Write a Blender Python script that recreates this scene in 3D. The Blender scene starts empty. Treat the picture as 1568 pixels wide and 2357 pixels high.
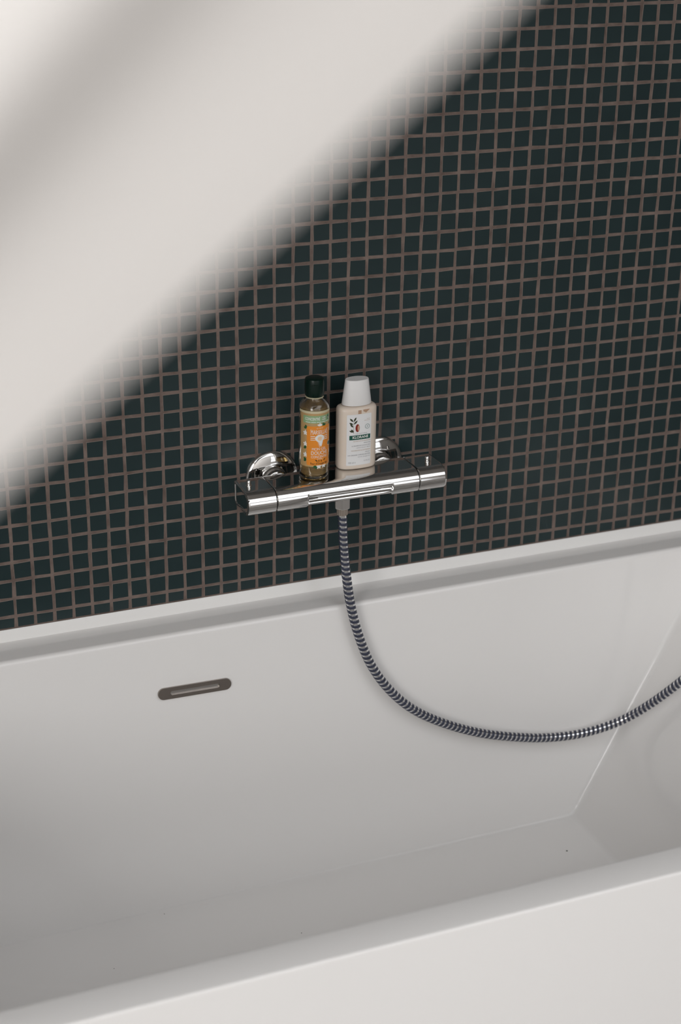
import bpy, bmesh, math, random
from mathutils import Vector, Matrix
random.seed(7)
PI = math.pi
scene = bpy.context.scene
COL = scene.collection

# ------------------------------------------------------------------ camera
FPX = 3903.866            # focal length in pixels of the 1568 x 2357 frame
CAM = Vector((-1.08251516, -1.93122914, 0.26701105))
RIGHT = Vector((0.92587959, -0.3775021, 0.01546438))
DOWN = Vector((-0.13825504, -0.37661465, -0.91599506))
FWD = Vector((0.35161417, 0.8459631, -0.40089138))
cam_data = bpy.data.cameras.new('camera')
cam = bpy.data.objects.new('camera', cam_data)
COL.objects.link(cam)
cam.matrix_world = Matrix(((RIGHT.x, -DOWN.x, -FWD.x, CAM.x), (RIGHT.y, -DOWN.y, -FWD.y, CAM.y),
                           (RIGHT.z, -DOWN.z, -FWD.z, CAM.z), (0, 0, 0, 1)))
cam_data.sensor_fit = 'VERTICAL'
cam_data.sensor_height = 36.0
cam_data.sensor_width = 24.0
cam_data.lens = FPX / 2357 * 36.0
cam_data.clip_start = 0.01
cam_data.dof.use_dof = True
cam_data.dof.focus_distance = 2.16
cam_data.dof.aperture_fstop = 4.0
scene.camera = cam

# ------------------------------------------------------------------ world, light, exposure
world = bpy.data.worlds.new('overcast_sky')
scene.world = world
world.use_nodes = True
world.node_tree.nodes['Background'].inputs['Color'].default_value = (0.80, 0.88, 1.0, 1)
world.node_tree.nodes['Background'].inputs['Strength'].default_value = 1.0
# daylight from an overcast sky through a large window in the left wall, behind the curtain
WIN = dict(y0=-4.2, y1=-1.9, z0=-0.45, z1=1.1)
X_L, X_R, Y_F, Z_FLOOR, Z_CEIL = -2.6, 2.1, -4.9, -1.33, 1.20
ld = bpy.data.lights.new('window_daylight', 'AREA')
ld.shape = 'RECTANGLE'
ld.size = WIN['y1'] - WIN['y0']
ld.size_y = WIN['z1'] - WIN['z0']
ld.energy = 76
ld.color = (1.0, 0.968, 0.93)
lo = bpy.data.objects.new('window_daylight', ld)
COL.objects.link(lo)
lo.location = (X_L - 0.12, (WIN['y0'] + WIN['y1']) / 2, (WIN['z0'] + WIN['z1']) / 2)
lo.rotation_euler = (PI / 2, 0, -PI / 2)

# unseen overhead fill, added in the ceiling to brighten the tub
FILL = dict(x0=-2.4, x1=1.6, y0=-4.7, y1=-1.4)
sd = bpy.data.lights.new('overhead_fill', 'AREA')
sd.shape = 'RECTANGLE'
sd.size = FILL['x1'] - FILL['x0']
sd.size_y = FILL['y1'] - FILL['y0']
sd.energy = 60
sd.color = (1.0, 0.968, 0.93)
so = bpy.data.objects.new('overhead_fill', sd)
COL.objects.link(so)
so.location = ((FILL['x0'] + FILL['x1']) / 2, (FILL['y0'] + FILL['y1']) / 2, Z_CEIL + 0.12)

# a frosted window in the wall behind the camera, on the right
FRO = dict(x0=0.95, x1=2.0, z0=-0.7, z1=1.0)
fd = bpy.data.lights.new('frosted_window_daylight', 'AREA')
fd.shape = 'RECTANGLE'
fd.size = FRO['x1'] - FRO['x0']
fd.size_y = FRO['z1'] - FRO['z0']
fd.energy = 6.2
fd.color = (1.0, 0.968, 0.93)
fo = bpy.data.objects.new('frosted_window_daylight', fd)
COL.objects.link(fo)
fo.location = ((FRO['x0'] + FRO['x1']) / 2, Y_F - 0.12, (FRO['z0'] + FRO['z1']) / 2)
fo.rotation_euler = (PI / 2, 0, 0)

vs = scene.view_settings
vs.view_transform = 'Standard'
vs.look = 'None'
vs.gamma = 1
vs.use_curve_mapping = False
vs.exposure = -0.25
try:
    scene.cycles.use_denoising = True
except Exception:
    pass

# ------------------------------------------------------------------ helpers
def mat(name, color, rough=0.5, metal=0.0, spec=0.5, trans=0.0, ior=1.45, noise=None, bump=None, coat=0.0, sss=0.0, alpha=1.0):
    m = bpy.data.materials.new(name)
    m.use_nodes = True
    nt = m.node_tree
    b = nt.nodes['Principled BSDF']
    b.inputs['Base Color'].default_value = (*color, 1)
    b.inputs['Roughness'].default_value = rough
    b.inputs['Metallic'].default_value = metal
    b.inputs['Specular IOR Level'].default_value = spec
    b.inputs['Transmission Weight'].default_value = trans
    b.inputs['IOR'].default_value = ior
    b.inputs['Alpha'].default_value = alpha
    b.inputs['Coat Weight'].default_value = coat
    if sss:
        b.inputs['Subsurface Weight'].default_value = sss
        b.inputs['Subsurface Radius'].default_value = (0.004, 0.003, 0.002)
        b.inputs['Subsurface Scale'].default_value = 1.0
    co = nt.nodes.new('ShaderNodeTexCoord')
    if noise:
        scale, c2 = noise
        n = nt.nodes.new('ShaderNodeTexNoise')
        n.inputs['Scale'].default_value = scale
        n.inputs['Detail'].default_value = 4
        nt.links.new(co.outputs['Object'], n.inputs['Vector'])
        r = nt.nodes.new('ShaderNodeValToRGB')
        r.color_ramp.elements[0].position = 0.32
        r.color_ramp.elements[1].position = 0.68
        r.color_ramp.elements[0].color = (*color, 1)
        r.color_ramp.elements[1].color = (*c2, 1)
        nt.links.new(n.outputs['Fac'], r.inputs['Fac'])
        nt.links.new(r.outputs['Color'], b.inputs['Base Color'])
    if bump:
        scale, dist = bump
        n = nt.nodes.new('ShaderNodeTexNoise')
        n.inputs['Scale'].default_value = scale
        n.inputs['Detail'].default_value = 3
        nt.links.new(co.outputs['Object'], n.inputs['Vector'])
        bp = nt.nodes.new('ShaderNodeBump')
        bp.inputs['Strength'].default_value = 1.0
        bp.inputs['Distance'].default_value = dist
        nt.links.new(n.outputs['Fac'], bp.inputs['Height'])
        nt.links.new(bp.outputs['Normal'], b.inputs['Normal'])
    return m

def obj(name, bm, m, parent=None, smooth=None, kind=None):
    """link a bmesh as one mesh object; smooth = crease angle in degrees"""
    me = bpy.data.meshes.new(name)
    bmesh.ops.recalc_face_normals(bm, faces=bm.faces)
    bm.to_mesh(me)
    bm.free()
    if m:
        me.materials.append(m)
    if smooth:
        for p in me.polygons:
            p.use_smooth = True
        me.set_sharp_from_angle(angle=math.radians(smooth))
    o = bpy.data.objects.new(name, me)
    COL.objects.link(o)
    if parent:
        o.parent = parent
    if kind:
        o['kind'] = kind
    return o

def thing(name, label, cat, loc=(0, 0, 0), group=None):
    o = bpy.data.objects.new(name, None)
    COL.objects.link(o)
    o.location = loc
    o['label'] = label
    o['category'] = cat
    o.empty_display_size = 0.02
    if group:
        o['group'] = group
    return o

def tag(o, label, cat, group=None):
    o['label'] = label
    o['category'] = cat
    if group:
        o['group'] = group
    return o

def box(bm, x0, x1, y0, y1, z0, z1):
    vs_ = [bm.verts.new((x, y, z)) for x in (x0, x1) for y in (y0, y1) for z in (z0, z1)]
    for f in ((0, 1, 3, 2), (4, 6, 7, 5), (0, 4, 5, 1), (2, 3, 7, 6), (0, 2, 6, 4), (1, 5, 7, 3)):
        bm.faces.new([vs_[i] for i in f])

def loft(bm, rings, cap0=True, cap1=True, closed=True):
    vr = [[bm.verts.new(p) for p in r] for r in rings]
    n = len(vr[0])
    for a, b in zip(vr, vr[1:]):
        for i in range(n if closed else n - 1):
            j = (i + 1) % n
            bm.faces.new((a[i], a[j], b[j], b[i]))
    if cap0:
        bm.faces.new(vr[0])
    if cap1:
        bm.faces.new(vr[-1])
    return vr

def lathe(bm, prof, n=48, axis='Z', org=(0, 0, 0), cap0=True, cap1=True):
    """prof: list of (radius, height)"""
    rings = []
    for r, h in prof:
        ring = []
        for k in range(n):
            a = 2 * PI * k / n
            c, s = r * math.cos(a), r * math.sin(a)
            p = {'Z': (c, s, h), 'Y': (c, h, s), 'X': (h, c, s)}[axis]
            ring.append((p[0] + org[0], p[1] + org[1], p[2] + org[2]))
        rings.append(ring)
    loft(bm, rings, cap0, cap1)

def sweep(bm, pts, rads, n=16, cap=True):
    """tube along pts with radius per point (parallel transport)"""
    P = [Vector(p) for p in pts]
    T = []
    for i in range(len(P)):
        a, b = P[max(0, i - 1)], P[min(len(P) - 1, i + 1)]
        T.append((b - a).normalized())
    nrm = T[0].orthogonal().normalized()
    rings = []
    for i in range(len(P)):
        nrm = (nrm - T[i] * nrm.dot(T[i])).normalized()
        bi = T[i].cross(nrm)
        rings.append([P[i] + (nrm * math.cos(2 * PI * k / n) + bi * math.sin(2 * PI * k / n)) * rads[i] for k in range(n)])
    loft(bm, rings, cap, cap)

def catmull(pts, step):
    P = [Vector(p) for p in pts]
    P = [P[0] * 2 - P[1]] + P + [P[-1] * 2 - P[-2]]
    dense = []
    for i in range(1, len(P) - 2):
        for k in range(24):
            t = k / 24
            p0, p1, p2, p3 = P[i - 1:i + 3]
            dense.append(0.5 * ((2 * p1) + (p2 - p0) * t + (2 * p0 - 5 * p1 + 4 * p2 - p3) * t * t + (3 * p1 - p0 - 3 * p2 + p3) * t ** 3))
    dense.append(P[-2])
    out, acc = [dense[0]], 0.0
    for a, b in zip(dense, dense[1:]):
        L = (b - a).length
        d = step - acc
        while d <= L:
            out.append(a.lerp(b, d / L))
            d += step
        acc = L - (d - step)
    return out

def round_poly(corners, seg=8):
    """corners: (a, b, radius) of a convex polygon -> list of 2D points"""
    out = []
    n = len(corners)
    for i in range(n):
        p = Vector(corners[i][:2]); r = corners[i][2]
        a = (Vector(corners[i - 1][:2]) - p).normalized()
        b = (Vector(corners[(i + 1) % n][:2]) - p).normalized()
        ang = math.acos(max(-1, min(1, a.dot(b))))
        d = r / math.tan(ang / 2)
        c = p + (a + b).normalized() * (r / math.sin(ang / 2))
        s, e = p + a * d - c, p + b * d - c
        a0 = math.atan2(s.y, s.x)
        da = math.atan2(e.y, e.x) - a0
        while da > PI: da -= 2 * PI
        while da < -PI: da += 2 * PI
        for k in range(seg + 1):
            t = a0 + da * k / seg
            out.append((c.x + r * math.cos(t), c.y + r * math.sin(t)))
    return out

def rrect(x0, x1, y0, y1, z, r, seg=6):
    return [(p[0], p[1], z) for p in round_poly([(x0, y0, r), (x1, y0, r), (x1, y1, r), (x0, y1, r)], seg)]

def project(p):
    d = Vector(p) - CAM
    w = d.dot(FWD)
    return 784 + FPX * d.dot(RIGHT) / w, 1178.5 + FPX * d.dot(DOWN) / w, w

# ------------------------------------------------------------------ materials
M = {}
M['grout'] = mat('brown_grout', (0.215, 0.166, 0.144), 0.9, spec=0.2, noise=(45, (0.125, 0.092, 0.079)), bump=(500, 0.0006))
M['tile'] = mat('dark_teal_glaze', (0.013, 0.027, 0.029), 0.28, spec=0.45, noise=(9, (0.017, 0.034, 0.036)), bump=(60, 0.00012))
M['tile_edge'] = mat('grout_haze_on_edge', (0.26, 0.21, 0.185), 0.8, spec=0.3)
M['acrylic'] = mat('white_acrylic', (0.885, 0.868, 0.85), 0.06, spec=0.6)
M['strip'] = mat('white_sealing_strip', (0.86, 0.85, 0.83), 0.35)
M['chrome'] = mat('polished_chrome', (0.70, 0.69, 0.675), 0.045, metal=1.0)
M['black'] = mat('black_rubber', (0.006, 0.006, 0.006), 0.6)
M['steel'] = mat('brushed_steel', (0.36, 0.32, 0.29), 0.32, metal=1.0, bump=(900, 0.00003))
M['wall'] = mat('white_plaster', (0.78, 0.755, 0.73), 0.9, spec=0.2, bump=(120, 0.0004))
M['taupe'] = mat('grey_beige_plaster', (0.14, 0.13, 0.12), 0.9, spec=0.2, bump=(120, 0.0004))
M['floor'] = mat('warm_grey_floor', (0.28, 0.26, 0.24), 0.5, noise=(6, (0.23, 0.21, 0.19)))
M['frame'] = mat('white_window_paint', (0.8, 0.8, 0.8), 0.4)
M['fabric'] = mat('pale_fabric', (0.490, 0.468, 0.446), 0.95, spec=0.1, bump=(900, 0.0002))
M['speck'] = mat('dark_grit', (0.05, 0.045, 0.04), 0.9)
M['hose_dark'] = mat('navy_hose_band', (0.040, 0.046, 0.074), 0.26, spec=0.6)
M['hose_silver'] = mat('silver_hose_core', (0.88, 0.88, 0.89), 0.22, metal=1.0)
M['satin'] = mat('satin_nickel', (0.62, 0.60, 0.58), 0.28, metal=1.0)
M['collar'] = mat('ribbed_collar', (0.42, 0.36, 0.31), 0.35, metal=0.7)
# toiletries
M['clear'] = mat('clear_plastic', (0.97, 0.96, 0.93), 0.02, trans=1.0, ior=1.46)
M['gel'] = mat('amber_gel', (1.0, 0.72, 0.31), 0.0, trans=0.82, ior=1.37)
M['cap_green'] = mat('dark_green_cap', (0.001, 0.012, 0.008), 0.3, spec=0.35)
M['orange'] = mat('orange_print', (0.80, 0.27, 0.025), 0.4)
M['pgreen'] = mat('pale_green_print', (0.27, 0.42, 0.22), 0.4)
M['tan_film'] = mat('tan_label_film', (0.64, 0.42, 0.19), 0.35, alpha=0.75)
M['film'] = mat('pale_label_film', (0.60, 0.54, 0.36), 0.4)
M['white'] = mat('white_print', (0.82, 0.81, 0.78), 0.45)
M['peach'] = mat('peach_print', (0.85, 0.60, 0.38), 0.45)
M['leaf'] = mat('leaf_green_print', (0.02, 0.10, 0.03), 0.45)
M['drop'] = mat('deep_green_print', (0.0, 0.075, 0.045), 0.45)
M['ink'] = mat('dark_ink', (0.03, 0.022, 0.012), 0.5)
M['cream'] = mat('peach_cream_plastic', (0.76, 0.66, 0.565), 0.28, sss=0.3)
M['cap_white'] = mat('matt_white_cap', (0.80, 0.79, 0.78), 0.45)
M['cap_top'] = mat('matt_white_cap_top', (0.80, 0.79, 0.78), 0.7)
M['paper'] = mat('white_label', (0.80, 0.80, 0.80), 0.4)
M['dgreen'] = mat('dark_green_print', (0.004, 0.085, 0.055), 0.45)
M['olive'] = mat('olive_print', (0.035, 0.045, 0.020), 0.5)
M['red'] = mat('red_brown_print', (0.24, 0.020, 0.008), 0.4)
M['nutcream'] = mat('nut_cream_print', (0.75, 0.52, 0.36), 0.4)
M['tan'] = mat('tan_print', (0.48, 0.36, 0.26), 0.5)
M['grey'] = mat('grey_print', (0.26, 0.27, 0.28), 0.5)
M['stamp'] = mat('grey_green_print', (0.32, 0.40, 0.39), 0.5)
M['shade_tan'] = mat('tan_plastic', (0.46, 0.30, 0.20), 0.4)

# ------------------------------------------------------------------ room shell
def structure(name, m, *boxes):
    bm = bmesh.new()
    for b in boxes:
        box(bm, *b)
    o = obj(name, bm, m)
    o['kind'] = 'structure'
    return o
wall_back = structure('wall_back', M['grout'], (X_L - 0.1, X_R + 0.1, 0.0, 0.12, Z_FLOOR, Z_CEIL))
x0, x1 = X_L - 0.1, X_L
structure('wall_left', M['wall'], (x0, x1, Y_F, WIN['y0'], Z_FLOOR, Z_CEIL), (x0, x1, WIN['y1'], 0.0, Z_FLOOR, Z_CEIL),
          (x0, x1, WIN['y0'], WIN['y1'], Z_FLOOR, WIN['z0']), (x0, x1, WIN['y0'], WIN['y1'], WIN['z1'], Z_CEIL))
structure('wall_right', M['taupe'], (X_R, X_R + 0.1, Y_F, 0.0, Z_FLOOR, Z_CEIL))
ya, yb = Y_F - 0.1, Y_F
structure('wall_front', M['wall'], (X_L - 0.1, FRO['x0'], ya, yb, Z_FLOOR, Z_CEIL), (FRO['x1'], X_R + 0.1, ya, yb, Z_FLOOR, Z_CEIL),
          (FRO['x0'], FRO['x1'], ya, yb, Z_FLOOR, FRO['z0']), (FRO['x0'], FRO['x1'], ya, yb, FRO['z1'], Z_CEIL))
structure('floor', M['floor'], (X_L - 0.1, X_R + 0.1, Y_F - 0.1, 0.12, Z_FLOOR - 0.1, Z_FLOOR))
za, zb = Z_CEIL, Z_CEIL + 0.1
structure('ceiling', M['wall'], (X_L - 0.1, X_R + 0.1, Y_F - 0.1, FILL['y0'], za, zb), (X_L - 0.1, X_R + 0.1, FILL['y1'], 0.12, za, zb),
          (X_L - 0.1, FILL['x0'], FILL['y0'], FILL['y1'], za, zb), (FILL['x1'], X_R + 0.1, FILL['y0'], FILL['y1'], za, zb))
fb = []
ym = (WIN['y0'] + WIN['y1']) / 2
for a, b in ((WIN['y0'], WIN['y0'] + 0.05), (WIN['y1'] - 0.05, WIN['y1']), (ym - 0.035, ym + 0.035)):
    fb.append((x0 + 0.02, x0 + 0.07, a, b, WIN['z0'], WIN['z1']))
for a, b in ((WIN['z0'], WIN['z0'] + 0.05), (WIN['z1'] - 0.05, WIN['z1'])):
    fb.append((x0 + 0.02, x0 + 0.07, WIN['y0'], WIN['y1'], a, b))
structure('window_1', M['frame'], *fb)

sb = []  # frame made up to go with the added overhead fill light
for a, b in ((FILL['x0'], FILL['x0'] + 0.05), (FILL['x1'] - 0.05, FILL['x1'])):
    sb.append((a, b, FILL['y0'], FILL['y1'], zb - 0.08, zb - 0.03))
for a, b in ((FILL['y0'], FILL['y0'] + 0.05), (FILL['y1'] - 0.05, FILL['y1'])):
    sb.append((FILL['x0'], FILL['x1'], a, b, zb - 0.08, zb - 0.03))
structure('fill_frame', M['frame'], *sb)
qb = []
for a, b in ((FRO['x0'], FRO['x0'] + 0.05), (FRO['x1'] - 0.05, FRO['x1'])):
    qb.append((a, b, ya + 0.02, ya + 0.07, FRO['z0'], FRO['z1']))
for a, b in ((FRO['z0'], FRO['z0'] + 0.05), (FRO['z1'] - 0.05, FRO['z1']), (-0.18, -0.12)):
    qb.append((FRO['x0'], FRO['x1'], ya + 0.02, ya + 0.07, a, b))
structure('window_3', M['frame'], *qb)

# ------------------------------------------------------------------ mosaic tiles on wall_back
PITCH, TW = 0.025, 0.0213
Z_TILE0 = -0.7415       # the tiling stops here, on the sealing strip
def tile_mesh(seed, h=TW, w=TW):
    rnd = random.Random(seed)
    bm = bmesh.new()
    j = lambda: rnd.uniform(-0.0005, 0.0005)
    cs = []
    for sx, sz in ((-1, -1), (1, -1), (1, 1), (-1, 1)):
        cs.append((sx * w / 2 + j(), sz * h / 2 + j(), sx, sz))
    b = 0.00035
    base = [bm.verts.new((x, 0.0006, z)) for x, z, _, _ in cs]
    mid = [bm.verts.new((x, -0.0004, z)) for x, z, _, _ in cs]
    top = [bm.verts.new((x - sx * b, -0.0008, z - sz * b)) for x, z, sx, sz in cs]
    for i in range(4):
        k = (i + 1) % 4
        bm.faces.new((base[i], base[k], mid[k], mid[i])).material_index = 1
        bm.faces.new((mid[i], mid[k], top[k], top[i])).material_index = 1
    bm.faces.new(top)
    return bm
def to_mesh(bm, m, name='tile'):
    bmesh.ops.recalc_face_normals(bm, faces=bm.faces)
    me = bpy.data.meshes.new(name)
    bm.to_mesh(me); bm.free(); me.materials.append(m); me.materials.append(M['tile_edge'])
    return me
tile_variants = [to_mesh(tile_mesh(s), M['tile']) for s in range(8)]
H_CUT = (-29 * PITCH - PITCH / 2 + TW / 2 - Z_TILE0)
grid = []
for r in range(-48, 30):
    for c in range(int(X_L / PITCH), int(X_R / PITCH)):
        x, z = (c + 0.5) * PITCH, -(r + 0.5) * PITCH
        if x < X_L + 0.012 or x > X_R - 0.012 or z > Z_CEIL - 0.012:
            continue
        cut = r == 29
        zt = z
        if cut:
            hi = -29 * PITCH - (PITCH - TW) / 2
            zt = (hi + Z_TILE0 + 0.0012) / 2
            hh = hi - Z_TILE0 - 0.0012
            if hh < 0.003:
                continue
        px, py, w = project((x, 0, z))
        # how much of it the view shows (the curtain and the things on the mixer cover some)
        seen = -20 < px < 1588 and -20 < py < 1480 and py > 1110 - 0.905 * px and not (690 < px < 860 and 880 < py < 1090) \
            and not (545 < px < 1025 and 1050 < py < 1165)
        grid.append((w if seen else 1e3, x, zt, cut))
grid.sort(key=lambda g: g[0])
cut_h = -29 * PITCH - (PITCH - TW) / 2 - Z_TILE0 - 0.0012
cut_mesh = to_mesh(tile_mesh(99, h=max(cut_h, 0.003)), M['tile']) if cut_h > 0.003 else None
rnd = random.Random(3)
for i, (w, x, z, cut) in enumerate(grid[:300]):
    o = bpy.data.objects.new('tile', cut_mesh if cut else tile_variants[rnd.randrange(8)])
    COL.objects.link(o)
    o.parent = wall_back
    o.location = (x + rnd.uniform(-.0003, .0003), rnd.uniform(-.0002, .0001), z + (0 if cut else rnd.uniform(-.0003, .0003)))
    o.rotation_euler = (rnd.uniform(-.004, .004), rnd.uniform(-.012, .012), rnd.uniform(-.004, .004))
verts, faces, midx = [], [], []
src = [([tuple(v.co) for v in m_.vertices], [tuple(p.vertices) for p in m_.polygons], [p.material_index for p in m_.polygons]) for m_ in tile_variants + ([cut_mesh] if cut_mesh else [])]
for w, x, z, cut in grid[300:]:
    V, F, MI = src[-1] if cut else src[rnd.randrange(8)]
    midx.extend(MI)
    n0 = len(verts)
    a, b, c = rnd.uniform(-.004, .004), rnd.uniform(-.012, .012), rnd.uniform(-.004, .004)
    dx, dy, dz = x + rnd.uniform(-.0003, .0003), rnd.uniform(-.0002, .0001), z + (0 if cut else rnd.uniform(-.0003, .0003))
    for p in V:
        verts.append((p[0] + b * p[2] + dx, p[1] + a * p[2] + c * p[0] + dy, p[2] - b * p[0] + dz))
    faces.extend(tuple(q + n0 for q in f) for f in F)
me = bpy.data.meshes.new('tile_field')
me.from_pydata(verts, [], faces)
me.materials.append(M['tile'])
me.materials.append(M['tile_edge'])
me.polygons.foreach_set('material_index', midx)
tf = bpy.data.objects.new('tile_field', me)
COL.objects.link(tf)
tf.parent = wall_back
tf['kind'] = 'stuff'

# white sealing strip between the tiles and the rim of the bath
bm = bmesh.new()
prof = [(0.0, -0.7425), (-0.0028, -0.7415), (-0.0040, -0.7430), (-0.0058, -0.7545), (-0.0066, -0.7575), (0.0, -0.7575)]
loft(bm, [[(x, y, z) for y, z in prof] for x in (-1.10, 0.42)])
strip = obj('trim_1', bm, M['strip'], smooth=30)
strip['kind'] = 'structure'

# ------------------------------------------------------------------ bathtub
tub = thing('bathtub', 'white built-in acrylic bathtub with sloping sides under the tiled wall', 'bathtub', (-0.355, -0.37, Z_FLOOR))
RIM = -0.757
tub_loc = Vector(tub.location)
def bobj(name, bm, m, parent=tub, smooth=None):
    bmesh.ops.translate(bm, verts=bm.verts, vec=-tub_loc)
    return obj(name, bm, m, parent, smooth)
OB, OF, OL, OR = -0.003, -0.7385, -1.04, 0.335       # outer edges
IB, IF, IL, IR = -0.0535, -0.7005, -0.99, 0.2900     # inner edges of the flat rim
FLOOR_T = -1.14
rings = []
rings.append(rrect(OL, OR, OF, OB, Z_FLOOR + 0.001, 0.012))
rings.append(rrect(OL, OR, OF, OB, RIM - 0.003, 0.012))
for k in range(1, 5):
    a = PI / 2 * k / 4
    d = 0.003 * (1 - math.cos(a)); h = 0.003 * math.sin(a)
    rings.append(rrect(OL + d, OR - d, OF + d, OB, RIM - 0.003 + h, 0.012))
R2 = 0.0066
for k in range(0, 8):
    a = PI / 2 * k / 7
    d = R2 * math.sin(a); h = R2 * (1 - math.cos(a))
    rings.append(rrect(IL + d * 0.7, IR - d * 0.25, IF + d * 0.7, IB - d, RIM - h, 0.010))
def inner(z, extra=0.0, r=0.010):
    dz = -0.765 - z
    return rrect(IL + 0.008 + dz * 0.12 + extra, 0.2955 + 0.6366 * (z + 0.757) - extra, IF + 0.008 + dz * 0.12 + extra, -0.060 - 0.14 * dz - extra, z, r)
for z in (-0.80, -0.87, -0.95, -1.03, -1.09, -1.122):
    rings.append(inner(z))
rings.append(inner(-1.1355, 0.0004))
rings.append(inner(-1.1385, 0.0014))
rings.append(inner(FLOOR_T, 0.0045))
bm = bmesh.new()
loft(bm, rings, cap0=True, cap1=True)
bobj('shell', bm, M['acrylic'], smooth=38)

# overflow slot plate on the back wall of the tub
def on_back(x, z, off=0.0):
    return Vector((x, -0.060 - 0.14 * (-0.765 - z) - off, z))
ovn = Vector((0, -0.9903, 0.1387)).normalized()
ovu = Vector((1, 0, -0.019)).normalized()
ovv = ovn.cross(ovu).normalized()
if ovv.z < 0: ovv = -ovv
ovc = on_back(-0.5116, -0.8364)
def pill(L, H, n=12):
    pts = []
    r = H / 2
    for k in range(n + 1):
        a = -PI / 2 + PI * k / n
        pts.append((L / 2 - r + r * math.cos(a), r * math.sin(a)))
    for k in range(n + 1):
        a = PI / 2 + PI * k / n
        pts.append((-L / 2 + r + r * math.cos(a), r * math.sin(a)))
    return pts
def plate_pts(pts, off):
    return [ovc + ovu * a + ovv * b + ovn * off for a, b in pts]
bm = bmesh.new()
n = len(pill(1, .1))
specs = [(0.1000, 0.0158, 0.0002), (0.1000, 0.0158, 0.0030), (0.0992, 0.0150, 0.0036), (0.0676, 0.0062, 0.0036), (0.0670, 0.0056, 0.0032), (0.0670, 0.0056, 0.0002)]
vr = [[bm.verts.new(p) for p in plate_pts(pill(L, H), o_)] for L, H, o_ in specs]
for a, b in zip(vr, vr[1:]):
    for i in range(n):
        j = (i + 1) % n
        bm.faces.new((a[i], a[j], b[j], b[i]))
for i in range(n):
    j = (i + 1) % n
    bm.faces.new((vr[-1][i], vr[-1][j], vr[0][j], vr[0][i]))
plate = bobj('overflow_plate', bm, M['steel'], smooth=30)
plate['label'] = 'brushed steel overflow plate with one long slot'
bm = bmesh.new()
loft(bm, [plate_pts(pill(0.0668, 0.0054), 0.0002), plate_pts(pill(0.0668, 0.0054), 0.0005)])
bobj('slot_back', bm, M['satin'], plate)

# dark specks lying on the tub floor
def speck(x, y, r, label, group=None):
    bm = bmesh.new()
    bmesh.ops.create_icosphere(bm, subdivisions=1, radius=r)
    for v in bm.verts:
        v.co = Vector((v.co.x * random.uniform(.7, 1.3), v.co.y * random.uniform(.7, 1.2), v.co.z * 0.6))
    o = obj('speck', bm, M['speck'])
    o.location = (x, y, FLOOR_T + r * 0.5)
    tag(o, label, 'speck', group)
speck(-0.0005, -0.190, 0.0013, 'dark grit speck on the bathtub floor near its sloping right end, largest of the specks')
speck(-0.5769, -0.124, 0.0006, 'tiny dark speck on the bathtub floor close to the crease under the tiled side')
speck(-0.4202, -0.228, 0.0006, 'tiny dark speck in the middle of the bathtub floor, nearest to the front rim')
speck(-0.6695, -0.2095, 0.0006, 'tiny dark speck on the shaded bathtub floor, leftmost of the specks')

# ------------------------------------------------------------------ thermostatic mixer
tap = thing('shower_mixer', 'chrome wall-mounted thermostatic mixer bar carrying two bottles on its flat top', 'mixer tap', (-0.3045, 0, -0.583))
tap_loc = Vector(tap.location)
def tobj(name, bm, m, parent=tap, smooth=None):
    bmesh.ops.translate(bm, verts=bm.verts, vec=-tap_loc)
    o = obj(name, bm, m, parent, smooth)
    return o
SEG = 14
ZT, ZB = -0.566, -0.5975
base_prof = []
_rp = round_poly([(-0.031, ZT, 0.0035), (-0.0905, ZT, 0.0165), (-0.0885, ZB, 0.0145), (-0.031, ZB, 0.008)], SEG)
for i, p in enumerate(_rp):
    q = _rp[(i + 1) % len(_rp)]
    base_prof.append(p)
    L = math.dist(p, q)
    if L > 0.004:          # support points keep the flats truly flat in the mirror finish
        for t in (0.0004 / L, 0.5, 1 - 0.0004 / L):
            base_prof.append((p[0] + (q[0] - p[0]) * t, p[1] + (q[1] - p[1]) * t))
cy, cz = -0.060, -0.583
def inset(prof, d):
    out = []
    for y, z in prof:
        v = Vector((y - cy, z - cz)); L = v.length
        v *= (L - d) / L
        out.append((cy + v.x, cz + v.y))
    return out
def ss(t):
    t = max(0.0, min(1.0, t))
    return t * t * (3 - 2 * t)
def centre_prof(m):
    """m = 1: the middle stretch with its scooped front and thin lower lip"""
    out = []
    for y, z in base_prof:
        if y < -0.062:
            front = ss((-0.062 - y) / 0.012)
            scoop = math.exp(-((z + 0.5850) / 0.0045) ** 2)
            lip = ss((-0.5880 - z) / 0.003)
            dy = 0.0044 * scoop - 0.0024 * lip * ss((-0.5880 - z) / 0.002)
            y2 = y + m * front * dy
            z2 = z + m * 0.0032 * ss((-0.578 - z) / 0.012)
            out.append((y2, z2))
        else:
            out.append((y, z + m * 0.0032 * ss((-0.578 - z) / 0.012)))
    return out
bm = bmesh.new()
XL0, XR0 = -0.4021, -0.2055
NL, NR = -0.3605, -0.2435
xs = [(XL0, 0, 0.0012), (XL0 + 0.0009, 0, 0.0), (XL0 + 0.0012, 0, 0.0)]
for k in range(0, 7):
    xs.append((NL - 0.0015 + 0.003 * k / 6, ss(k / 6), 0))
for k in range(1, 8):
    xs.append((NL + 0.003 + (NR - NL - 0.006) * k / 8, 1, 0))
for k in range(0, 7):
    xs.append((NR - 0.0015 + 0.003 * k / 6, 1 - ss(k / 6), 0))
xs += [(XR0 - 0.0012, 0, 0.0), (XR0 - 0.0009, 0, 0.0), (XR0, 0, 0.0012)]
loft(bm, [[(x, y, z) for y, z in inset(centre_prof(m_), d)] for x, m_, d in xs])
tobj('body', bm, M['chrome'], smooth=40)
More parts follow.
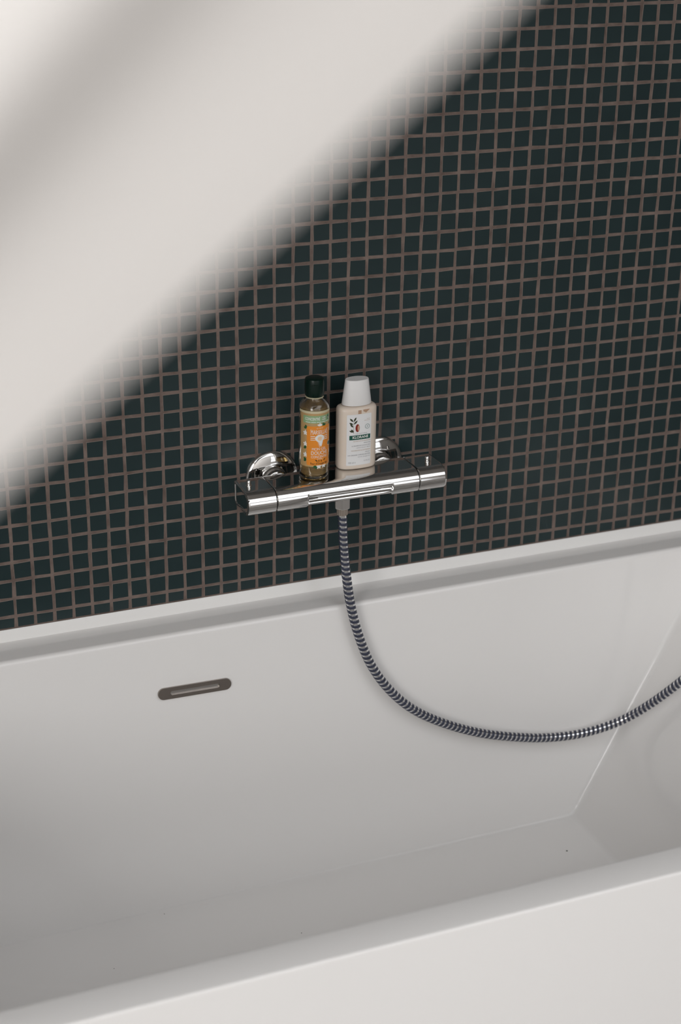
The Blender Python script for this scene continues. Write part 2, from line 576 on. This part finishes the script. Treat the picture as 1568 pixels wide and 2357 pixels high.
# thin black joint rings between body and handles
for name_x in ((XL0 - 0.0014, XL0 + 0.0006), (XR0 - 0.0006, XR0 + 0.0014)):
    bm = bmesh.new()
    loft(bm, [[(x, y, z) for y, z in inset(base_prof, 0.0016)] for x in name_x])
    tobj('joint_ring', bm, M['black'])
def handle(x_in, x_out, px, py):
    s = 1 if x_out > x_in else -1
    bm = bmesh.new()
    prof = [(x_in, 0.0012), (x_in + s * 0.0009, 0.0), (x_in + s * 0.0012, 0.0), (x_out - s * 0.0025, 0.0), (x_out - s * 0.0022, 0.0), (x_out - s * 0.0007, 0.0005), (x_out, 0.0020),
            (x_out, 0.0052), (x_out - s * 0.0010, 0.0062)]
    loft(bm, [[(x, y, z) for y, z in inset(base_prof, d)] for x, d in prof])
    h = tobj('handle', bm, M['chrome'], smooth=40)
    bm = bmesh.new()
    r = 0.0029
    lathe(bm, [(r + 0.0012, ZT - 0.0005), (r + 0.0012, ZT + 0.0004), (r, ZT + 0.0006), (r, ZT + 0.0064), (r - 0.0005, ZT + 0.0071), (r - 0.0014, ZT + 0.0073)], 20, 'Z', (px, py, 0))
    tobj('button', bm, M['chrome'], h, smooth=40)
handle(XL0 - 0.0008, -0.4415, -0.4295, -0.0555)
handle(XR0 + 0.0008, -0.1665, -0.1815, -0.0580)
# round wall flanges
for x in (-0.3795, -0.2295):
    bm = bmesh.new()
    prof = [(0.0362, -0.0002), (0.0362, -0.0030), (0.0359, -0.0041), (0.0347, -0.0055), (0.0324, -0.0068), (0.0290, -0.0080), (0.0250, -0.0090), (0.0210, -0.0097), (0.0180, -0.0101)]
    lathe(bm, prof, 56, 'Y', (x, 0, -0.5815))
    fl = tobj('wall_flange', bm, M['chrome'], smooth=50)
    bm = bmesh.new()
    lathe(bm, [(0.0176, -0.0098), (0.0176, -0.0140), (0.0168, -0.0162), (0.0150, -0.0180), (0.0150, -0.0205), (0.0162, -0.0220), (0.0162, -0.0330)], 40, 'Y', (x, 0, -0.5815))
    tobj('connector', bm, M['chrome'], fl, smooth=40)

# ------------------------------------------------------------------ shower hose
hose = thing('shower_hose', 'silver and navy banded shower hose looping from the mixer into the bathtub', 'shower hose', (-0.3028, -0.061, -0.60))
h_loc = Vector(hose.location)
def hobj(name, bm, m, parent=hose, smooth=None):
    bmesh.ops.translate(bm, verts=bm.verts, vec=-h_loc)
    return obj(name, bm, m, parent, smooth)
HP = [(-0.3028, -0.0610, -0.6120), (-0.3026, -0.0610, -0.6215), (-0.3014, -0.0640, -0.6631), (-0.2985, -0.0680, -0.7061), (-0.2935, -0.0730, -0.7496),
      (-0.2842, -0.0800, -0.7935), (-0.2684, -0.0870, -0.8379), (-0.2430, -0.0930, -0.8787), (-0.2087, -0.0990, -0.9138), (-0.1631, -0.1030, -0.9432),
      (-0.1100, -0.1070, -0.9676), (-0.0557, -0.1100, -0.9846), (-0.0007, -0.1130, -0.9961), (0.0526, -0.1190, -0.9969), (0.1024, -0.1300, -0.9832),
      (0.1377, -0.1500, -0.9523), (0.1710, -0.1780, -0.9037), (0.205, -0.212, -0.840), (0.238, -0.250, -0.765), (0.268, -0.285, -0.715), (0.300, -0.305, -0.705), (0.314, -0.312, -0.735), (0.316, -0.314, -0.756)]
bm = bmesh.new()     # hexagon nut
hexr = 0.0107
rings = []
for z, r in ((-0.5950, hexr), (-0.6120, hexr), (-0.6135, hexr - 0.0012)):
    rings.append([(HP[0][0] + r * math.cos(PI / 3 * k + 0.20), HP[0][1] + r * math.sin(PI / 3 * k + 0.20), z) for k in range(6)])
loft(bm, rings)
hobj('hex_nut', bm, M['satin'])
bm = bmesh.new()     # ribbed collar
rings = []
for z in (-0.6130, -0.6225):
    rings.append([(HP[0][0] + (0.0070 + 0.0004 * (k % 2)) * math.cos(2 * PI * k / 36), HP[0][1] + (0.0070 + 0.0004 * (k % 2)) * math.sin(2 * PI * k / 36), z) for k in range(36)])
loft(bm, rings)
hobj('ribbed_collar', bm, M['collar'])
path = catmull(HP[1:], 0.0015)
bm = bmesh.new()
sweep(bm, path, [0.00565] * len(path), 20)
hobj('core_tube', bm, M['hose_silver'], smooth=60)
# navy bands wound round the tube as one helical ribbon
PITCH_H, RH = 0.0070, 0.00635
def frames(P):
    T = [(P[min(len(P) - 1, i + 1)] - P[max(0, i - 1)]).normalized() for i in range(len(P))]
    nrm = Vector((1, 0, 0)); nrm = (nrm - T[0] * nrm.dot(T[0])).normalized()
    F = []
    for p, t_ in zip(P, T):
        nrm = (nrm - t_ * nrm.dot(t_)).normalized()
        F.append((p, t_, nrm, t_.cross(nrm)))
    return F
fr = frames([Vector(p) for p in path])
ds = 0.0015
total = (len(fr) - 1) * ds
def at_s(s):
    i = min(len(fr) - 2, max(0, int(s / ds)))
    f = min(1, max(0, s / ds - i))
    a, b = fr[i], fr[i + 1]
    return a[0].lerp(b[0], f), a[1].lerp(b[1], f), a[2].lerp(b[2], f), a[3].lerp(b[3], f)
bm = bmesh.new()
NA = 20
turns = int((total - 0.004) / PITCH_H)
rings = []
half = 0.0020
for k in range(turns * NA + 1):
    th = -2 * PI * k / NA
    s = 0.002 + PITCH_H * k / NA
    ring = []
    for ds_, r in ((-half, 0.0054), (-half, RH - 0.0002), (-half + 0.0005, RH), (half - 0.0005, RH), (half, RH - 0.0002), (half, 0.0054)):
        p, t_, n_, b_ = at_s(s + ds_)
        ring.append(p + (n_ * math.cos(th) + b_ * math.sin(th)) * r)
    rings.append(ring)
loft(bm, rings)
hobj('spiral_band', bm, M['hose_dark'], smooth=50)

# ------------------------------------------------------------------ printing on curved surfaces
def text2d(body, size, bold=0.0, align='CENTER', xscale=1.0):
    cu = bpy.data.curves.new('lettering', 'FONT')
    cu.body = body
    cu.size = size
    cu.align_x = align
    cu.align_y = 'CENTER'
    cu.offset = bold * size
    cu.resolution_u = 3
    o = bpy.data.objects.new('lettering', cu)
    COL.objects.link(o)
    me = bpy.data.meshes.new_from_object(o)
    V = [(v.co.x * xscale, v.co.y) for v in me.vertices]
    F = [tuple(p.vertices) for p in me.polygons]
    bpy.data.objects.remove(o)
    bpy.data.curves.remove(cu)
    bpy.data.meshes.remove(me)
    return V, F

def clip_u(pts, c, sgn):
    out = []
    for i, p in enumerate(pts):
        q = pts[(i + 1) % len(pts)]
        a, b = (p[0] - c) * sgn, (q[0] - c) * sgn
        if a >= 0:
            out.append(p)
        if (a > 1e-9 and b < -1e-9) or (a < -1e-9 and b > 1e-9):
            t = a / (a - b)
            out.append((c, p[1] + (q[1] - p[1]) * t))
    return out

class Print:
    """collects flat 2D shapes, then lays them on a surface: wrap(u, v, offset) -> point"""
    def __init__(s, wrap):
        s.wrap, s.bm = wrap, bmesh.new()
    def add(s, V, F, off, u=0.0, v=0.0, warp=None):
        vs_ = []
        for a, b in V:
            if warp: a, b = warp(a, b)
            vs_.append(s.bm.verts.new(s.wrap(a + u, b + v, off)))
        for f in F:
            if len(set(f)) > 2:
                s.bm.faces.new([vs_[i] for i in f])
    def text(s, body, size, u, v, off, bold=0.0, align='CENTER', xscale=1.0, warp=None):
        V, F = text2d(body, size, bold, align, xscale)
        s.add(V, F, off, u, v, warp)
    def patch(s, u0, u1, v0, v1, off, r=0.0, n=16):
        cols = []
        us = sorted(set([u0 + (u1 - u0) * k / n for k in range(n + 1)] + ([u0 + r * (1 - math.cos(PI / 2 * k / 5)) for k in range(6)] + [u1 - r * (1 - math.cos(PI / 2 * k / 5)) for k in range(6)] if r else [])))
        for u in us:
            e = 0.0
            if r:
                d = min(u - u0, u1 - u)
                if d < r:
                    e = r - math.sqrt(max(0, r * r - (r - d) ** 2))
            cols.append((s.bm.verts.new(s.wrap(u, v0 + e, off)), s.bm.verts.new(s.wrap(u, v1 - e, off))))
        for a, b in zip(cols, cols[1:]):
            s.bm.faces.new((a[0], b[0], b[1], a[1]))
    def poly(s, pts, off, u=0.0, v=0.0, step=0.0012):
        """a flat outline, cut into narrow upright strips so that it follows the curve"""
        lo_, hi_ = min(p[0] for p in pts), max(p[0] for p in pts)
        n = max(1, int(math.ceil((hi_ - lo_) / step)))
        for k in range(n):
            q = clip_u(clip_u(pts, lo_ + (hi_ - lo_) * k / n, 1), lo_ + (hi_ - lo_) * (k + 1) / n, -1)
            if len(q) > 2:
                s.add(q, [tuple(range(len(q)))], off, u, v)
    def ring(s, r0, r1, off, u, v, n=24, sx=1.0):
        V = [(r * sx * math.cos(2 * PI * k / n), r * math.sin(2 * PI * k / n)) for r in (r0, r1) for k in range(n)]
        s.add(V, [(k, (k + 1) % n, n + (k + 1) % n, n + k) for k in range(n)], off, u, v)
    def done(s, name, m, parent, kind='stuff'):
        me = bpy.data.meshes.new(name)
        s.bm.to_mesh(me); s.bm.free()
        me.materials.append(m)
        o = bpy.data.objects.new(name, me)
        COL.objects.link(o)
        o.parent = parent
        if kind and ('lettering' in name or name in ('leaf_print', 'blossom_print', 'leaf_sprig')):
            o['kind'] = kind
        return o
def ell(a, b, n=14, rot=0.0):
    c, s_ = math.cos(rot), math.sin(rot)
    return [(a * math.cos(2 * PI * k / n) * c - b * math.sin(2 * PI * k / n) * s_, a * math.cos(2 * PI * k / n) * s_ + b * math.sin(2 * PI * k / n) * c) for k in range(n)]
def leafp(L, W, rot, n=7):
    pts = [(L * k / n, W / 2 * math.sin(PI * k / n)) for k in range(n + 1)] + [(L * k / n, -W / 2 * math.sin(PI * k / n)) for k in range(n - 1, 0, -1)]
    c, s_ = math.cos(rot), math.sin(rot)
    return [(x * c - y * s_, x * s_ + y * c) for x, y in pts]

# ------------------------------------------------------------------ orange-labelled bottle
BX, BY, BZ = -0.3394, -0.0510, ZT + 0.0003
bottle = thing('shower_gel_bottle', 'clear round bottle of amber shower gel with orange label and dark green cap', 'bottle', (BX, BY, BZ))
BR = 0.0192
outer = [(0.0, 0.0016), (0.0120, 0.0012), (0.0160, 0.0), (0.0182, 0.0012), (0.0190, 0.0040), (BR, 0.0080), (BR, 0.0850), (BR, 0.0940), (0.0186, 0.0972), (0.0165, 0.1005), (0.0140, 0.1035), (0.0118, 0.1058), (0.0108, 0.1072), (0.0108, 0.1130)]
inn = [(0.0096, 0.1130), (0.0096, 0.1060), (0.0130, 0.1025), (0.0155, 0.0995), (0.0174, 0.0965), (0.0181, 0.0935), (0.0182, 0.0850), (0.0182, 0.0080), (0.0178, 0.0050), (0.0160, 0.0032), (0.0, 0.0034)]
bm = bmesh.new()
def lathe_open(bm, prof, n=64):
    rings = []
    for r, h in prof:
        if r == 0.0:
            rings.append([bm.verts.new((0, 0, h))])
        else:
            rings.append([bm.verts.new((r * math.cos(2 * PI * k / n), r * math.sin(2 * PI * k / n), h)) for k in range(n)])
    for a, b in zip(rings, rings[1:]):
        for k in range(n):
            j = (k + 1) % n
            if len(a) == 1:
                bm.faces.new((a[0], b[j], b[k]))
            elif len(b) == 1:
                bm.faces.new((a[k], a[j], b[0]))
            else:
                bm.faces.new((a[k], a[j], b[j], b[k]))
lathe_open(bm, outer + inn)
obj('body', bm, M['clear'], bottle, smooth=50)
bm = bmesh.new()
lathe_open(bm, [(0.0, 0.0036), (0.0158, 0.0034), (0.0176, 0.0052), (0.01805, 0.0080), (0.01805, 0.0850), (0.01800, 0.0930), (0.0174, 0.0955), (0.0170, 0.0960), (0.0, 0.0958)])
obj('gel', bm, M['gel'], bottle, smooth=50)
bm = bmesh.new()
lathe(bm, [(0.0100, 0.1088), (0.0113, 0.1088), (0.0122, 0.1108), (0.0125, 0.1150), (0.0126, 0.1230), (0.0124, 0.1295), (0.0118, 0.1316), (0.0100, 0.1324)], 48)
cap = obj('cap', bm, M['cap_green'], bottle, smooth=40)
bm = bmesh.new()
lathe(bm, [(0.0109, 0.1070), (0.0118, 0.1073), (0.0118, 0.1081), (0.0109, 0.1085)], 40)
obj('neck_ring', bm, M['film'], bottle, smooth=40)
bm = bmesh.new()     # thumb notch lip on the flip cap
a0 = -PI / 2 - 0.35
rings = []
for k in range(9):
    a = a0 - 0.30 + 0.6 * k / 8
    zz = 0.1250 + 0.0006 * math.sin(PI * k / 8)
    rings.append([(r * math.cos(a), r * math.sin(a), zz + d) for r, d in ((0.0122, -0.0004), (0.01305, 0.0), (0.0122, 0.0005))])
loft(bm, rings)
obj('thumb_lip', bm, M['cap_green'], cap)
PHI = -0.09
def wrap_o(u, v, off):
    a = -PI / 2 + PHI + u / BR
    return ((BR + off) * math.cos(a), (BR + off) * math.sin(a), v)
PF = Print(wrap_o)
PF.patch(-0.0290, 0.0290, 0.0905, 0.0945 - 0.0010, 0.00012, n=40)
PF.done('label_band', M['film'], bottle)
PF = Print(wrap_o)
PF.patch(-0.0255, 0.0265, 0.0185, 0.0905, 0.00008, r=0.002, n=40)
PF.done('label_film', M['tan_film'], bottle)
PB = Print(lambda u, v, off: wrap_o(u + PI * BR, v, off))
PB.patch(-0.0250, 0.0250, 0.0200, 0.0850, 0.00015, r=0.002, n=36)
PB.done('back_label', M['white'], bottle)
PG = Print(wrap_o)
PG.patch(-0.0205, 0.0205, 0.0775, 0.0875, 0.00018, r=0.001, n=28)
green = PG.done('green_label_band', M['pgreen'], bottle)
PT = Print(wrap_o)
PT.text('CONCENTRÉ', 0.0054, -0.0076, 0.0831, 0.0003, bold=0.012, xscale=0.60)
PT.text('250ML', 0.0027, 0.0078, 0.0848, 0.0003, bold=0.008, xscale=0.75)
PT.text('=400ML', 0.0027, 0.0076, 0.0820, 0.0003, bold=0.008, xscale=0.70)
for u0, u1 in ((-.0165, -.0100), (-.0093, -.0030), (-.0022, .0040), (.0048, .0100), (.0107, .0160)):
    PT.patch(u0, u1, 0.0787, 0.0794, 0.0003, n=4)
PT.done('lettering', M['white'], green)
PD = Print(wrap_o)
PD.poly([(0, 0.0042), (0.0011, 0.0012), (0.0017, -0.0012), (0.0012, -0.0030), (0, -0.0036), (-0.0012, -0.0030), (-0.0017, -0.0012), (-0.0011, 0.0012)], 0.00035, 0.0150, 0.0842)
PD.done('drop_mark', M['drop'], green)
PD = Print(wrap_o)
PD.poly(ell(0.0006, 0.0015), 0.0005, 0.0150, 0.0828)
PD.done('drop_highlight', M['white'], green)
PO = Print(wrap_o)
U0, U1, V0, V1 = -0.0150, 0.0195, 0.0205, 0.0735
PO.patch(U0, U1, V0, V1, 0.00018, r=0.0022, n=26)
panel = PO.done('orange_label', M['orange'], bottle)
um = 0.0022
PW = Print(wrap_o)
# wordmark, taller towards both ends
def arch(a, b):
    k = abs(a) / 0.0118
    return a, b * (1 + 0.55 * k * k) + 0.0002
PW.text('MARSEILLAIS', 0.0072, um, 0.0650, 0.0003, bold=0.0, xscale=0.60, warp=arch)
for dv in (-.0022, 0.0002, 0.0026):
    for sgn in (-1, 1):
        x_in = 0.0052 + (0.0010 if dv > 0.002 else 0.0)
        PW.poly([(sgn * x_in, -.0004), (sgn * .0122, -.0004), (sgn * .0122, .0004), (sgn * x_in, .0004)], 0.0003, um, 0.0574 + dv)
PW.poly([(-.0068, 0), (-.0048, .0030), (-.0020, .0046), (.0020, .0046), (.0048, .0030), (.0068, 0), (.0048, -.0034), (.0030, -.0050), (-.0030, -.0050), (-.0048, -.0034)], 0.00032, um, 0.0576)
PW.poly([(-.0034, .0040), (.0034, .0040), (.0038, .0010), (.0024, -.0040), (.0026, -.0062), (.0008, -.0056), (-.0002, -.0030), (-.0006, -.0064), (-.0022, -.0062), (-.0026, -.0010)], 0.00034, um + 0.0002, 0.0515)
PW.text('MON GEL', 0.0052, um - 0.0006, 0.0426, 0.0003, bold=0.0, xscale=0.86)
PW.text('DOUCHE', 0.0068, um, 0.0372, 0.0003, bold=0.004, xscale=0.80)
PW.text('CONCENTRÉ', 0.0047, um, 0.0320, 0.0003, bold=0.0, xscale=0.80)
PW.patch(um - 0.0035, um + 0.0040, 0.0289, 0.0294, 0.0003, n=6)
PW.done('lettering', M['white'], panel)
PW = Print(wrap_o)
PW.text('LE PETIT', 0.0026, um, 0.0707, 0.0003, bold=0.01, xscale=0.95)
PW.poly([(-.0034, -.0004), (-.0022, .0020), (.0006, .0026), (.0026, .0012), (.0030, -.0016), (.0008, -.0034), (-.0018, -.0028)], 0.0005, um, 0.0572)
PW.done('crest_centre', M['peach'], panel)
PW = Print(wrap_o)
PW.text('À la', 0.0042, um + 0.0005, 0.0266, 0.0003, bold=0.006, xscale=0.85)
PW.text("Fleur d'Oranger Bio!", 0.0040, um, 0.0229, 0.0003, bold=0.008, xscale=0.74)
PW.poly(leafp(0.0042, 0.0014, 2.5), 0.0003, um - 0.0028, 0.0258)
PW.poly(leafp(0.0042, 0.0014, 0.75), 0.0003, um + 0.0052, 0.0262)
PW.done('dark_lettering', M['ink'], panel)
PW = Print(wrap_o)
PW.ring(0.0, 0.0032, 0.0004, U1 - 0.0020, 0.0480, sx=1.0)
PW.done('round_stamp', M['white'], panel)
PW = Print(wrap_o)
PW.poly(ell(0.0027, 0.0027), 0.0005, U1 - 0.0020, 0.0480)
PW.done('stamp_mark', M['drop'], panel)
# blossom and leaf print round the panel
flowers = [(U0 - 0.0022, 0.0640), (U0 - 0.0020, 0.0490), (U0 - 0.0020, 0.0345), (um, 0.0745), (um + 0.006, 0.0195), (um - 0.001, 0.0188), (U1 + 0.002, 0.066), (U1 + 0.002, 0.036)]
PW = Print(wrap_o)
for fu, fv in flowers:
    for k in range(5):
        a = 2 * PI * k / 5 + 0.3
        PW.poly(leafp(0.0038, 0.0021, a), 0.00014, fu, fv)
    for a in (0.6, 2.2, 4.0):
        pass
PW.done('blossom_print', M['white'], bottle)
PW = Print(wrap_o)
for fu, fv, a in ((U0 - 0.0004, 0.0700, 1.9), (U0 - 0.0004, 0.0440, 2.4), (U0 - 0.0004, 0.0270, 2.5), (um + 0.004, 0.0735, 0.5), (um - 0.004, 0.0200, 3.6), (U1, 0.0720, 0.9), (U1, 0.0280, 5.5)):
    PW.poly(leafp(0.0052, 0.0036, a), 0.00012, fu, fv)
    PW.poly(leafp(0.0046, 0.0030, a + 0.9), 0.00013, fu, fv)
PW.done('leaf_print', M['leaf'], bottle)

# ------------------------------------------------------------------ cream bottle
WX, WY, WZ = -0.2766, -0.0395, ZT + 0.0003
cream = thing('hair_care_bottle', 'flat oval peach cream bottle with white label and tapered white cap', 'bottle', (WX, WY, WZ))
WA, WB, WE = 0.0266, 0.0150, 2.7
def sup(t, a, b, e=WE):
    c, s_ = math.cos(t), math.sin(t)
    return (a * math.copysign(abs(c) ** (2 / e), c), b * math.copysign(abs(s_) ** (2 / e), s_))
def oring(a, b, z, n=72, e=WE):
    return [(*sup(2 * PI * k / n, a, b, e), z) for k in range(n)]
bm = bmesh.new()
rings = []
for d, z in ((0.0050, 0.0006), (0.0028, 0.0), (0.0010, 0.0008), (0.0002, 0.0028), (0.0, 0.0060), (0.0, 0.0800), (0.0004, 0.0822), (0.0014, 0.0839), (0.0030, 0.0850), (0.0060, 0.0857)):
    rings.append(oring(WA - d, WB - d, z))
rings.append(oring(0.0135, 0.0100, 0.0862, e=2.0))
rings.append(oring(0.0135, 0.0100, 0.0885, e=2.0))
loft(bm, rings)
obj('body', bm, M['cream'], cream, smooth=45)
bm = bmesh.new()
rings = [oring(a, b, z, e=2.1) for a, b, z in ((0.0170, 0.0105, 0.0876), (0.0197, 0.0128, 0.0868), (0.0199, 0.0130, 0.0874), (0.0158, 0.0098, 0.1190), (0.0154, 0.0094, 0.1198), (0.0149, 0.0089, 0.1196))]
loft(bm, rings)
wcap = obj('cap', bm, M['cap_white'], cream, smooth=40)
bm = bmesh.new()
loft(bm, [oring(0.0148, 0.0088, 0.1190, e=2.1), oring(0.0148, 0.0088, 0.11975, e=2.1)])
obj('cap_disc', bm, M['cap_top'], wcap)
bm = bmesh.new()
loft(bm, [oring(0.0130, 0.0096, 0.0860, e=2.0), oring(0.0130, 0.0096, 0.0872, e=2.0)])
obj('neck', bm, M['shade_tan'], cream)
# arc-length table of the front face
tab = []
acc = 0.0
prev = None
for k in range(0, 401):
    tt = -PI / 2 + (k - 200) / 200 * PI * 0.49
    p = Vector(sup(tt, WA, WB))
    if prev is not None: acc += (p - prev).length
    tab.append((acc, p)); prev = p
mid = tab[200][0]
def wrap_w(u, v, off):
    s = u + mid
    lo_, hi_ = 0, 400
    while hi_ - lo_ > 1:
        m_ = (lo_ + hi_) // 2
        if tab[m_][0] <= s: lo_ = m_
        else: hi_ = m_
    f = (s - tab[lo_][0]) / max(1e-9, tab[hi_][0] - tab[lo_][0])
    p = tab[lo_][1].lerp(tab[hi_][1], f)
    tg = (tab[min(400, hi_ + 2)][1] - tab[max(0, lo_ - 2)][1]).normalized()
    nn = Vector((tg.y, -tg.x))
    return (p.x + nn.x * off, p.y + nn.y * off, v)
LU0, LU1, LV0, LV1 = -0.0185, 0.0155, 0.0065, 0.0765
PL = Print(wrap_w)
PL.patch(LU0, LU1, LV0, LV1, 0.00015, r=0.0012, n=30)
lab = PL.done('label', M['paper'], cream)
PK = Print(wrap_w)
PK.patch(-0.0035, 0.0010, 0.0768, 0.0818, 0.00012, n=4)
PK.poly([(0.0035, 0.0800), (0.0075, 0.0778), (0.0130, 0.0822), (0.0035, 0.0822)], 0.00012)
PK.done('clear_patch', M['shade_tan'], cream)['kind'] = 'stuff'
PK = Print(wrap_w)
PK.patch(LU0 + 0.0036, LU1 - 0.0014, 0.0418, 0.0480, 0.00028, n=24)
PK.done('green_band', M['dgreen'], lab)
PK = Print(wrap_w)
PK.text('KLORANE', 0.0049, 0.0002, 0.0450, 0.0004, bold=0.02, xscale=1.0)
PK.done('lettering', M['white'], lab)
PK = Print(wrap_w)
PK.text('LABORATOIRES', 0.0016, 0.0010, 0.0500, 0.0003, xscale=1.5)
RU = LU1 - 0.0010
PK.text('shampooing', 0.0020, RU, 0.0368, 0.0003, bold=0.01, align='RIGHT')
PK.text('AU BEURRE DE CUPUAÇU BIO', 0.0021, RU, 0.0333, 0.0003, bold=0.005, align='RIGHT', xscale=0.92)
PK.text('cheveux très secs, abîmés', 0.0019, RU, 0.0306, 0.0003, align='RIGHT')
PK.text('shampoo', 0.0020, RU, 0.0240, 0.0003, bold=0.01, align='RIGHT')
PK.text('with ORGANIC CUPUAÇU BUTTER', 0.0022, RU, 0.0206, 0.0003, bold=0.012, align='RIGHT', xscale=0.92)
PK.text('very dry, damaged hair', 0.0019, RU, 0.0178, 0.0003, align='RIGHT')
PK.text('100 ml \u212e', 0.0034, LU0 + 0.0022, 0.0102, 0.0003, align='LEFT', xscale=0.85)
PK.text('3.3 FL.OZ.', 0.0026, RU, 0.0118, 0.0003, align='RIGHT', xscale=0.8)
PK.done('small_lettering', M['grey'], lab)
PK = Print(wrap_w)
PK.text('NUTRITION & SOUPLESSE', 0.0021, RU, 0.0396, 0.0003, bold=0.01, align='RIGHT')
PK.text('NOURISHING & SOFTENING', 0.0021, RU, 0.0268, 0.0003, bold=0.01, align='RIGHT')
PK.patch(0.0085, LU1 - 0.0022, 0.0692, 0.0696, 0.0003, n=5)
PK.patch(0.0050, LU1 - 0.0022, 0.0672, 0.0676, 0.0003, n=6)
PK.done('tan_lettering', M['tan'], lab)
PK = Print(wrap_w)
LX = LU0 + 0.0088
for v_, u_, a, L in ((0.0668, LX - .0002, 2.35, .0068), (0.0668, LX + .0002, 1.05, .0070), (0.0632, LX + .0004, .80, .0072), (0.0630, LX - .0004, 2.65, .0060),
                     (0.0592, LX - .0002, 2.30, .0064), (0.0530, LX + .0002, 2.35, .0050), (0.0525, LX + .0004, 2.75, .0064)):
    PK.poly(leafp(L, 0.0024, a), 0.0003, u_, v_)
PK.poly([(-.00022, 0), (.00022, 0), (.00010, .0170), (-.00010, .0170)], 0.00032, LX + 0.0003, 0.0508)
PK.done('leaf_sprig', M['olive'], lab)
PK = Print(wrap_w)
PK.poly(ell(0.0029, 0.0054, 20), 0.0003, LX + 0.0056, 0.0578)
PK.done('nut_shell', M['red'], lab)
PK = Print(wrap_w)
PK.poly(ell(0.0012, 0.0041, 16), 0.00045, LX + 0.0068, 0.0578)
PK.done('nut_kernel', M['nutcream'], lab)
PK = Print(wrap_w)
PK.ring(0.0026, 0.0034, 0.0003, LU1 - 0.0058, 0.0588)
PK.poly(leafp(0.0032, 0.0009, 0.9), 0.0003, LU1 - 0.0068, 0.0575)
PK.poly(leafp(0.0026, 0.0009, 2.2), 0.0003, LU1 - 0.0050, 0.0580)
PK.done('round_stamp', M['stamp'], lab)

# ------------------------------------------------------------------ curtain sweeping past the lens, tied back to the left wall
DC = 0.345
P1 = CAM + (Vector((-1.0325, -1.6539, 0.1478)) - CAM) * (DC / 0.3)
P2 = CAM + (Vector((-0.9328, -1.6563, 0.2302)) - CAM) * (DC / 0.3)
P1.z += 0.0038
P2.z += 0.0038
e = (P2 - P1).normalized()
CY = (P1.y + P2.y) / 2
ROD_Z = 1.12
def edge_at_x(x):
    return P1.z + (x - P1.x) * e.z / e.x
TIE = Vector((-1.36, CY, edge_at_x(-1.36)))
XE = P1.x + (ROD_Z - P1.z) * e.x / e.z
curtain = thing('curtain', 'pale beige-white fabric curtain tied back, out of focus across the top left corner', 'curtain', (TIE.x, CY, TIE.z))
bm = bmesh.new()
NT, NS = 420, 40
LREF = ((P1 + P2) / 2 - TIE).length
rows = []
g, gp = 0.0, None
for i in range(NT + 1):
    q = 1 - (i / NT) ** 1.5                       # 0 = thread along the left wall, 1 = leading edge
    top = Vector((-1.42 + (XE + 1.42) * q, CY, ROD_Z))
    bot = Vector((TIE.x, CY, TIE.z + 0.10 * (1 - q)))
    th = (top - bot).normalized()
    d = LREF * math.tan(max(0.0, math.acos(max(-1, min(1, th.dot(e))))))
    w = 0.13 + 0.80 * ss((d - 0.022) / 0.035) - 0.75 * ss((d - 0.067) / 0.02)     # the second fold is the deepest
    ph = 2 * PI * (d - 0.0140) / 0.0460
    if gp is not None:
        g += w * math.cos(ph) * (d - gp)
    gp = d
    row = []
    for k in range(NS + 1):
        s = k / NS
        p = bot.lerp(top, s)
        row.append(bm.verts.new(Vector((p.x, CY + g * min(1.0, s * 4.0 + 0.1), p.z)) - Vector(curtain.location)))
    rows.append(row)
for a, b in zip(rows, rows[1:]):
    for k in range(NS):
        bm.faces.new((a[k], a[k + 1], b[k + 1], b[k]))
cloth = obj('fabric', bm, M['fabric'], curtain)
for p in cloth.data.polygons: p.use_smooth = True
bm = bmesh.new()
sweep(bm, [(X_L + 0.001 - TIE.x, 0, 0.10), (-0.6, 0, 0.03), (0.0, 0.012, 0.02), (0.03, 0.0, 0.03), (0.0, -0.012, 0.03), (-0.03, 0, 0.02)], [0.005] * 6, 8)
obj('tieback_cord', bm, M['fabric'], curtain)
bm = bmesh.new()
lathe(bm, [(0.010, X_L), (0.010, X_R)], 20, 'X', (0, CY, ROD_Z + 0.0105))
tag(obj('curtain_rod', bm, M['satin'], smooth=40), 'plain metal rod under the ceiling that the beige-white curtain hangs from', 'curtain rod')
